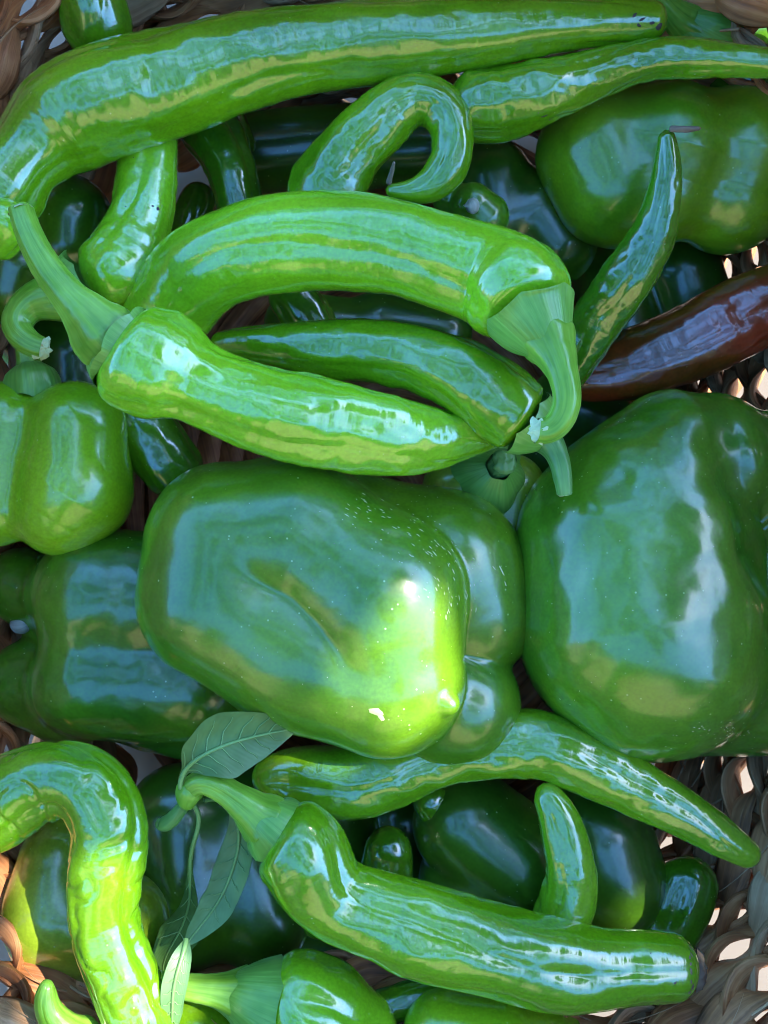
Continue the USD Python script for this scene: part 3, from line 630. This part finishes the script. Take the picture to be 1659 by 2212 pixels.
long_pepper('pepper nested inside the arch with its stem pointing down to the big bell', [(455, 742, -14, 22), (560, 745, -10, 44), (700, 752, -6, 64), (830, 759, -2, 71), (930, 784, 2, 74), (1010, 822, 4, 82), (1075, 866, 4, 86), (1122, 902, 4, 82), (1145, 918, 4, 72)], M['mid'], seed=52, wrinkle=0.0340, flute=(3, 0.11),
            round1=0.45, calyx=[(1184, 950, 4, 30), (1166, 936, 4, 58), (1148, 922, 4, 76), (1140, 916, 4, 80)],
            stem=[(1220, 1068, 8, 16), (1216, 1030, 8, 20), (1204, 985, 6, 24), (1170, 940, 4, 40)], smat='stem_dark')
long_pepper('horn shaped bright pepper with a long pale stem on top of the heap', [(240, 736, 27, 100), (290, 768, 26, 118), (330, 788, 25, 122), (375, 808, 24, 110), (425, 832, 23, 88), (490, 856, 21, 88), (580, 886, 18, 95), (700, 912, 14, 98), (830, 935, 8, 92), (930, 945, 2, 74), (1020, 942, -4, 48), (1100, 935, -10, 20)], M['light'], seed=53, wrinkle=0.0374, flute=(3, 0.11),
            round0=0.5, calyx=[(226, 722, 29, 60), (242, 737, 28, 80), (254, 747, 27, 94), (263, 753, 27, 101)],
            stem=[(45, 455, 30, 27), (62, 505, 32, 29), (100, 575, 33, 33), (150, 640, 33, 40), (190, 682, 32, 56), (218, 712, 30, 72), (236, 730, 29, 74), (250, 742, 28, 60)])

hero, hb = bell_pepper('big bell pepper with sunlit nose in the middle of the heap', [
    [(490, 1170, -8, 172), (475, 1290, -8, 160), (640, 1392, -8, 165), (835, 1478, -2, 160)], [(490, 1175, -8, 172), (640, 1160, -8, 160), (820, 1290, -2, 168), (850, 1460, 0, 156)],
    [(700, 1130, -24, 130), (960, 1225, -27, 152), (1008, 1330, -27, 145)], [(880, 1480, -22, 110), (990, 1520, -20, 118), (930, 1545, -22, 108)], [(940, 1490, 8, 44), (968, 1520, 15, 27)]],
    M['bell'], 54, level=6, k_lobe=0.002, k_in=0.012, bumps=0.0008, dents=[(560, 1310, 17, 100, 0.5), (650, 1400, 18, 100, 0.5), (400, 1280, 10, 80, 1.0)])
rb_, rbb = bell_pepper('large smooth bell pepper filling the right edge of the heap', [
    [(1470, 1010, -28, 172), (1530, 1000, -30, 150)], [(1322, 1170, -26, 208), (1360, 1345, -24, 228), (1408, 1398, -27, 225), (1450, 1200, -24, 190), (1400, 1060, -26, 170)],
    [(1470, 1440, -46, 192), (1640, 1440, -46, 170), (1690, 1420, -46, 160)], [(1680, 1010, -34, 128), (1700, 1040, -36, 130)], [(1690, 1230, -50, 140)]],
    M['bell_plain'], 55, level=6, k_lobe=0.0045, k_in=0.012, bumps=0.0014, dents=[(1660, 1190, -6, 75, 9), (1548, 950, -4, 48, 3.5), (1585, 1030, -4, 52, 4.5), (1620, 1110, -4, 55, 4.5), (1330, 1040, 0, 60, 1.5), (1500, 1195, 2, 55, 1.6), (1580, 1195, 0, 60, 2.6)])
long_pepper('olive long pepper snaking out from under the centre bell to lower right', [(550, 1700, -22, 34), (640, 1680, -20, 68), (735, 1690, -18, 80), (830, 1672, -18, 82), (930, 1632, -18, 70), (1050, 1605, -17, 76), (1180, 1614, -16, 78), (1310, 1668, -15, 68), (1430, 1730, -14, 57), (1530, 1788, -13, 47), (1605, 1838, -12, 34), (1640, 1858, -12, 24)], M['olive'], seed=56, wrinkle=0.0340, flute=(3, 0.11))
long_pepper('small upright pepper with split tip at lower right', [(1160, 1700, -12, 22), (1188, 1730, -11, 36), (1215, 1800, -11, 50), (1235, 1890, -12, 58), (1222, 1970, -15, 66), (1200, 2080, -22, 70)], M['olive'], seed=57, wrinkle=0.035)
long_pepper('twisted lime pepper in sunlight at lower left', [(-90, 1780, 0, 80), (0, 1735, 4, 100), (85, 1690, 6, 90), (165, 1688, 8, 82), (225, 1750, 9, 84), (228, 1860, 9, 88), (222, 1970, 8, 80), (255, 2085, 8, 78), (298, 2200, 8, 78), (330, 2330, 4, 76)], M['mid'], seed=58, wrinkle=0.03, lump=0.10, flute=(3, 0.14), crease=0.06)
t30, b30 = long_pepper('bulging pepper carrying a leafy stem across the bottom of the heap', [(588, 1786, 5, 66), (625, 1812, 5, 96), (655, 1848, 5, 104), (685, 1905, 5, 96), (735, 1948, 4, 86), (810, 1975, 3, 90), (900, 2002, 2, 102), (1050, 2046, 0, 102), (1200, 2082, -2, 97), (1330, 2092, -4, 80), (1430, 2090, -6, 74), (1500, 2092, -8, 66)], M['mid'], seed=59, wrinkle=0.022, lump=0.110, flute=(3, 0.11), round1=0.75,
            round0=0.6, calyx=[(568, 1768, 6, 50), (582, 1780, 6, 64), (594, 1790, 5, 76)],
            stem=[(418, 1700, 10, 24), (440, 1690, 11, 27), (490, 1712, 10, 30), (540, 1748, 8, 42), (574, 1774, 6, 58), (588, 1786, 6, 52)], cut=False)
long_pepper('pepper with broad ribbed calyx and thick stem at the bottom edge', [(560, 2160, -10, 90), (620, 2164, -10, 110), (690, 2186, -11, 110), (770, 2222, -14, 88), (860, 2240, -18, 66)], M['light'], seed=60, wrinkle=0.0204,
            calyx=[(500, 2140, -8, 44), (535, 2152, -8, 74), (572, 2164, -9, 100)], stem=[(340, 2120, -4, 22), (400, 2132, -5, 27), (460, 2140, -6, 34), (520, 2150, -8, 60)], cmat='calyx')
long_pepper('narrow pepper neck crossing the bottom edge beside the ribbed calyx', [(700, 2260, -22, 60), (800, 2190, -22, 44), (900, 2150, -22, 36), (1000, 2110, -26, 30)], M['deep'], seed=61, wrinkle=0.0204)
bell_pepper('rounded green pepper shoulders at the bottom edge right of centre', [[(960, 2230, -14, 90), (1060, 2260, -14, 110)], [(1130, 2260, -20, 90), (1230, 2280, -24, 80)]], M['bell_light'], 62)
long_pepper('small pale curled stem tip at the bottom left corner', [(104, 2118, 14, 9), (99, 2150, 13, 24), (110, 2190, 12, 30), (150, 2225, 10, 34), (210, 2232, 4, 44)], M['stem'], seed=63, wrinkle=0.01, flute=(4, 0.1), name='stem_tip', cat='stem')

# ------------------------------------------------------------------ the sprig on the leafy stem
def leaf(parent, base, mid, widths, cup=0.15, seed=0, mat='leaf', roll=0.0, fold=0.0):
    c, w, l = path_of([(a, b, z, wd) for (a, b, z), wd in zip(mid, widths)], 0.0008)
    T = np.gradient(c, axis=0); T /= np.linalg.norm(T, axis=1, keepdims=True)
    up = np.array([0, 0, 1.0]); S = np.cross(T, up); S /= np.linalg.norm(S, axis=1, keepdims=True); Nn = np.cross(S, T)
    ra = np.broadcast_to(np.asarray(roll, float), (2,)); ang = np.linspace(ra[0], ra[1], len(l))
    S2 = S * np.cos(ang)[:, None] + Nn * np.sin(ang)[:, None]; N2 = -S * np.sin(ang)[:, None] + Nn * np.cos(ang)[:, None]
    x = np.linspace(-1, 1, 25)
    edge = 1 + 0.10 * (noise(np.stack(np.broadcast_arrays((l * 260)[:, None], np.sign(x)[None] * 3, 0 * x[None]), -1) + seed) - 0.5)
    wav = 0.16 * w[:, None] * (fbm(np.stack(np.broadcast_arrays((l * 90)[:, None], x[None] * 1.2, 0 * x[None]), -1) + seed * 3, 2, seed) - 0.5) * np.abs(x)[None]
    v = c[:, None] + (w[:, None] * x[None] * edge)[..., None] * S2[:, None] + (w[:, None] * (cup * x[None] ** 2 + fold * np.abs(x)[None]) + wav)[..., None] * N2[:, None]
    uv = np.stack(np.broadcast_arrays((l / 0.012)[:, None] - 0.8 * np.abs(x)[None], x[None]), -1).reshape(-1, 2)
    V = v.reshape(-1, 3); f = grid_faces(len(l), 25)
    n = np.cross(np.gradient(v, axis=0), np.gradient(v, axis=1)).reshape(-1, 3); n /= np.maximum(np.linalg.norm(n, axis=1, keepdims=True), 1e-20)
    m = len(V); th = 0.00028
    lf = put('leaf', np.vstack([V, V + n * th]), np.vstack([f, f[:, ::-1] + m]), M[mat], parent, uv=np.vstack([uv, uv]), off=base)
    mv, mf, mn, mu = sweep_raw(c + N2 * 0.0003, np.maximum(0.0006 * (1 - l / l[-1]) + 0.0002, 0.0002))
    put('midrib', mv, mf, M['vein'], lf, uv=mu, off=base)
    SV, SF, ns = [], [], 0
    for k in range(2, 9):
        i0 = int(len(l) * k / 10.5)
        for sd in (-1, 1):
            pts = []
            for u in np.linspace(0, 0.88, 7):
                i = min(len(l) - 1, i0 + int(u * w.max() * 0.75 / (l[1] - l[0]) - 1.5 * u * u)); xi = (12 + sd * 12 * u); j = int(xi) if sd > 0 else int(math.ceil(xi)); pts.append(v[i, np.clip(j, 0, 24)] + N2[i] * 0.00022)
            pts = np.array(pts)
            if np.linalg.norm(pts[-1] - pts[0]) < 0.0015 or (np.linalg.norm(np.diff(pts, axis=0), axis=1) < 1e-6).any(): continue
            a_, b_, _ = rawtube(pts, np.linspace(0.00022, 0.0001, 7), 5); SV.append(a_); SF.append(b_ + ns); ns += len(a_)
    if SV: put('side_veins', np.vstack(SV), np.vstack(SF), M['vein'], lf, off=base, uv=np.zeros((ns, 2)), kind='stuff')
    return lf
def sweep_raw(c, r):
    v, f, uv = rawtube(c, r, 8); return v, f, None, uv
tw, fw, nw, uw = sweep([(430, 1690, 10, 30), (412, 1706, 9, 30), (406, 1724, 8, 25), (414, 1742, 6, 12)], step=0.0005, seg=32, seed=70, lump=0.1)
put('stem_node', tw, fw, M['stem'], t30, nw, uw, off=b30)
tw, fw, nw, uw = sweep([(412, 1730, 6, 12), (385, 1755, 4, 15), (360, 1778, 2, 17), (345, 1782, 1, 11), (346, 1768, 2, 4)], step=0.0005, seg=24, seed=71, round0=False)
put('twig', tw, fw, M['stem_dark'], t30, nw, uw, off=b30)
leaf(t30, b30, [(402, 1716, 9), (390, 1694, 12), (398, 1668, 14), (425, 1640, 16), (490, 1608, 14), (560, 1588, 10), (650, 1568, 2)], [5, 6, 8, 42, 72, 54, 3], 0.12, 72, roll=(0.1, -0.35))
leaf(t30, b30, [(414, 1735, 6), (428, 1760, 4), (418, 1820, 0), (410, 1880, -6), (408, 1950, -12), (388, 2010, -14), (360, 2062, -16), (352, 2100, -18)], [4, 5, 5, 6, 18, 44, 30, 4], 0.2, 73, roll=0.3, fold=0.15)
leaf(t30, b30, [(440, 1728, 5), (495, 1742, 0), (515, 1785, -2), (508, 1860, -4), (470, 1950, -4), (425, 2010, -2), (398, 2045, 0)], [4, 6, 22, 38, 36, 22, 3], 0.18, 74, mat='leaf_pale', roll=(-0.4, 0.2), fold=0.2)
leaf(t30, b30, [(402, 2030, 4), (392, 2070, 8), (378, 2120, 10), (372, 2180, 10), (368, 2240, 6)], [4, 22, 27, 22, 4], 0.15, 75, mat='leaf_pale', roll=0.2)
# the blunt brown blossom end of the leafy pepper
c0 = P(1503, 2096, -10)
v, f = disc(c0 + np.array([0.0012, 0, 0]), [1, -0.05, 0.25], R(46), 76, jag=0.3, dome=0.3); put('blossom_scar', v, f, M['scar'], t30, off=b30)

# small marks on the skins
rm = np.random.default_rng(21)
gx = np.array([(760, 1075), (860, 1130), (940, 1190), (985, 1260), (1000, 1330)], float)
fl = []
for i in range(120):
    u = rm.uniform(0, 3.999); k = int(u); p = gx[k] + (gx[k + 1] - gx[k]) * (u - k); dvec = gx[k + 1] - gx[k]
    off = rm.normal(0, 38); nrm_ = np.array([-dvec[1], dvec[0]]) / np.linalg.norm(dvec)
    p = p + nrm_ * off; deg = -math.degrees(math.atan2(dvec[1], dvec[0])) + rm.normal(0, 12)
    fl.append((p[0], p[1], rm.uniform(2.5, 8.5) if abs(off) < 45 else rm.uniform(1.5, 4), rm.uniform(0.7, 1.5), deg))
for i in range(60): fl.append((rm.uniform(380, 1120), rm.uniform(1040, 1560), rm.uniform(0.9, 2.0), rm.uniform(0.7, 1.3), rm.uniform(0, 180)))
fl += [(1085, 1235, 16, 2.2, -55), (1092, 1262, 9, 1.6, -60), (1070, 1222, 7, 1.5, -40)]
marks(hero, hb, fl, M['fleck'], 'pale_flecks', 1)
marks(hero, hb, [(815, 1538, 17, 9, -20), (824, 1548, 12, 6, -60)], M['peel'], 'peeled_patch', 2)
marks(rb_, rbb, [(rm.uniform(1180, 1650), rm.uniform(900, 1600), rm.uniform(0.9, 2.2), rm.uniform(0.7, 1.4), rm.uniform(0, 180)) for i in range(70)] + [(rm.normal(1560, 50), rm.normal(1585, 14), rm.uniform(1.2, 3.2), rm.uniform(0.8, 1.6), rm.uniform(-30, 30)) for i in range(40)], M['fleck'], 'pale_flecks', 3)
marks(tl_, tlb, [(1372, 34, 7, 3.5, 40), (1385, 44, 10, 3, 25), (1380, 56, 6, 4, -40), (1408, 50, 8, 4, 15), (1426, 58, 8, 7, 60)], M['speck'], 'dark_specks', 4)
marks(bu_, bub, [(332, 447, 4, 3, 0), (343, 450, 5, 4, 30), (288, 338, 2, 2, 0), (290, 305, 2, 1.6, 0), (270, 443, 2, 2, 0)], M['speck'], 'dark_specks', 5)
marks(ct_, ctb, [(1178, 256, 7, 2.5, 30), (1188, 258, 4, 3, 0), (1170, 258, 3, 2, 60)], M['speck'], 'dark_specks', 6)

rs_ = np.random.default_rng(33)
marks(t30, b30, [(1494 + rs_.normal(0, 4), 2046 + 12 * k + rs_.normal(0, 3), rs_.uniform(4, 9), rs_.uniform(2, 4.5), rs_.uniform(60, 120)) for k in range(9)] + [(1462, 2122, 5, 3, 20), (1408, 2060, 2, 2, 0)], M['scar'], 'brown_scuffs', 7)
marks(bu_, bub, [], M['speck'], 'dark_specks', 8)
for i_, (t_, b_, box_) in enumerate(((hero, hb, (360, 1100, 1030, 1600)), (rb_, rbb, (1150, 1640, 900, 1600)), (tl_, tlb, (60, 1400, 30, 300)), (ct_, ctb, (1040, 1640, 100, 290)))):
    marks(t_, b_, [(rs_.uniform(box_[0], box_[1]), rs_.uniform(box_[2], box_[3]), rs_.uniform(1.0, 2.6), rs_.uniform(0.7, 1.5), rs_.uniform(0, 180)) for _ in range(16)], M['scar'], 'brown_pinpricks', 40 + i_)
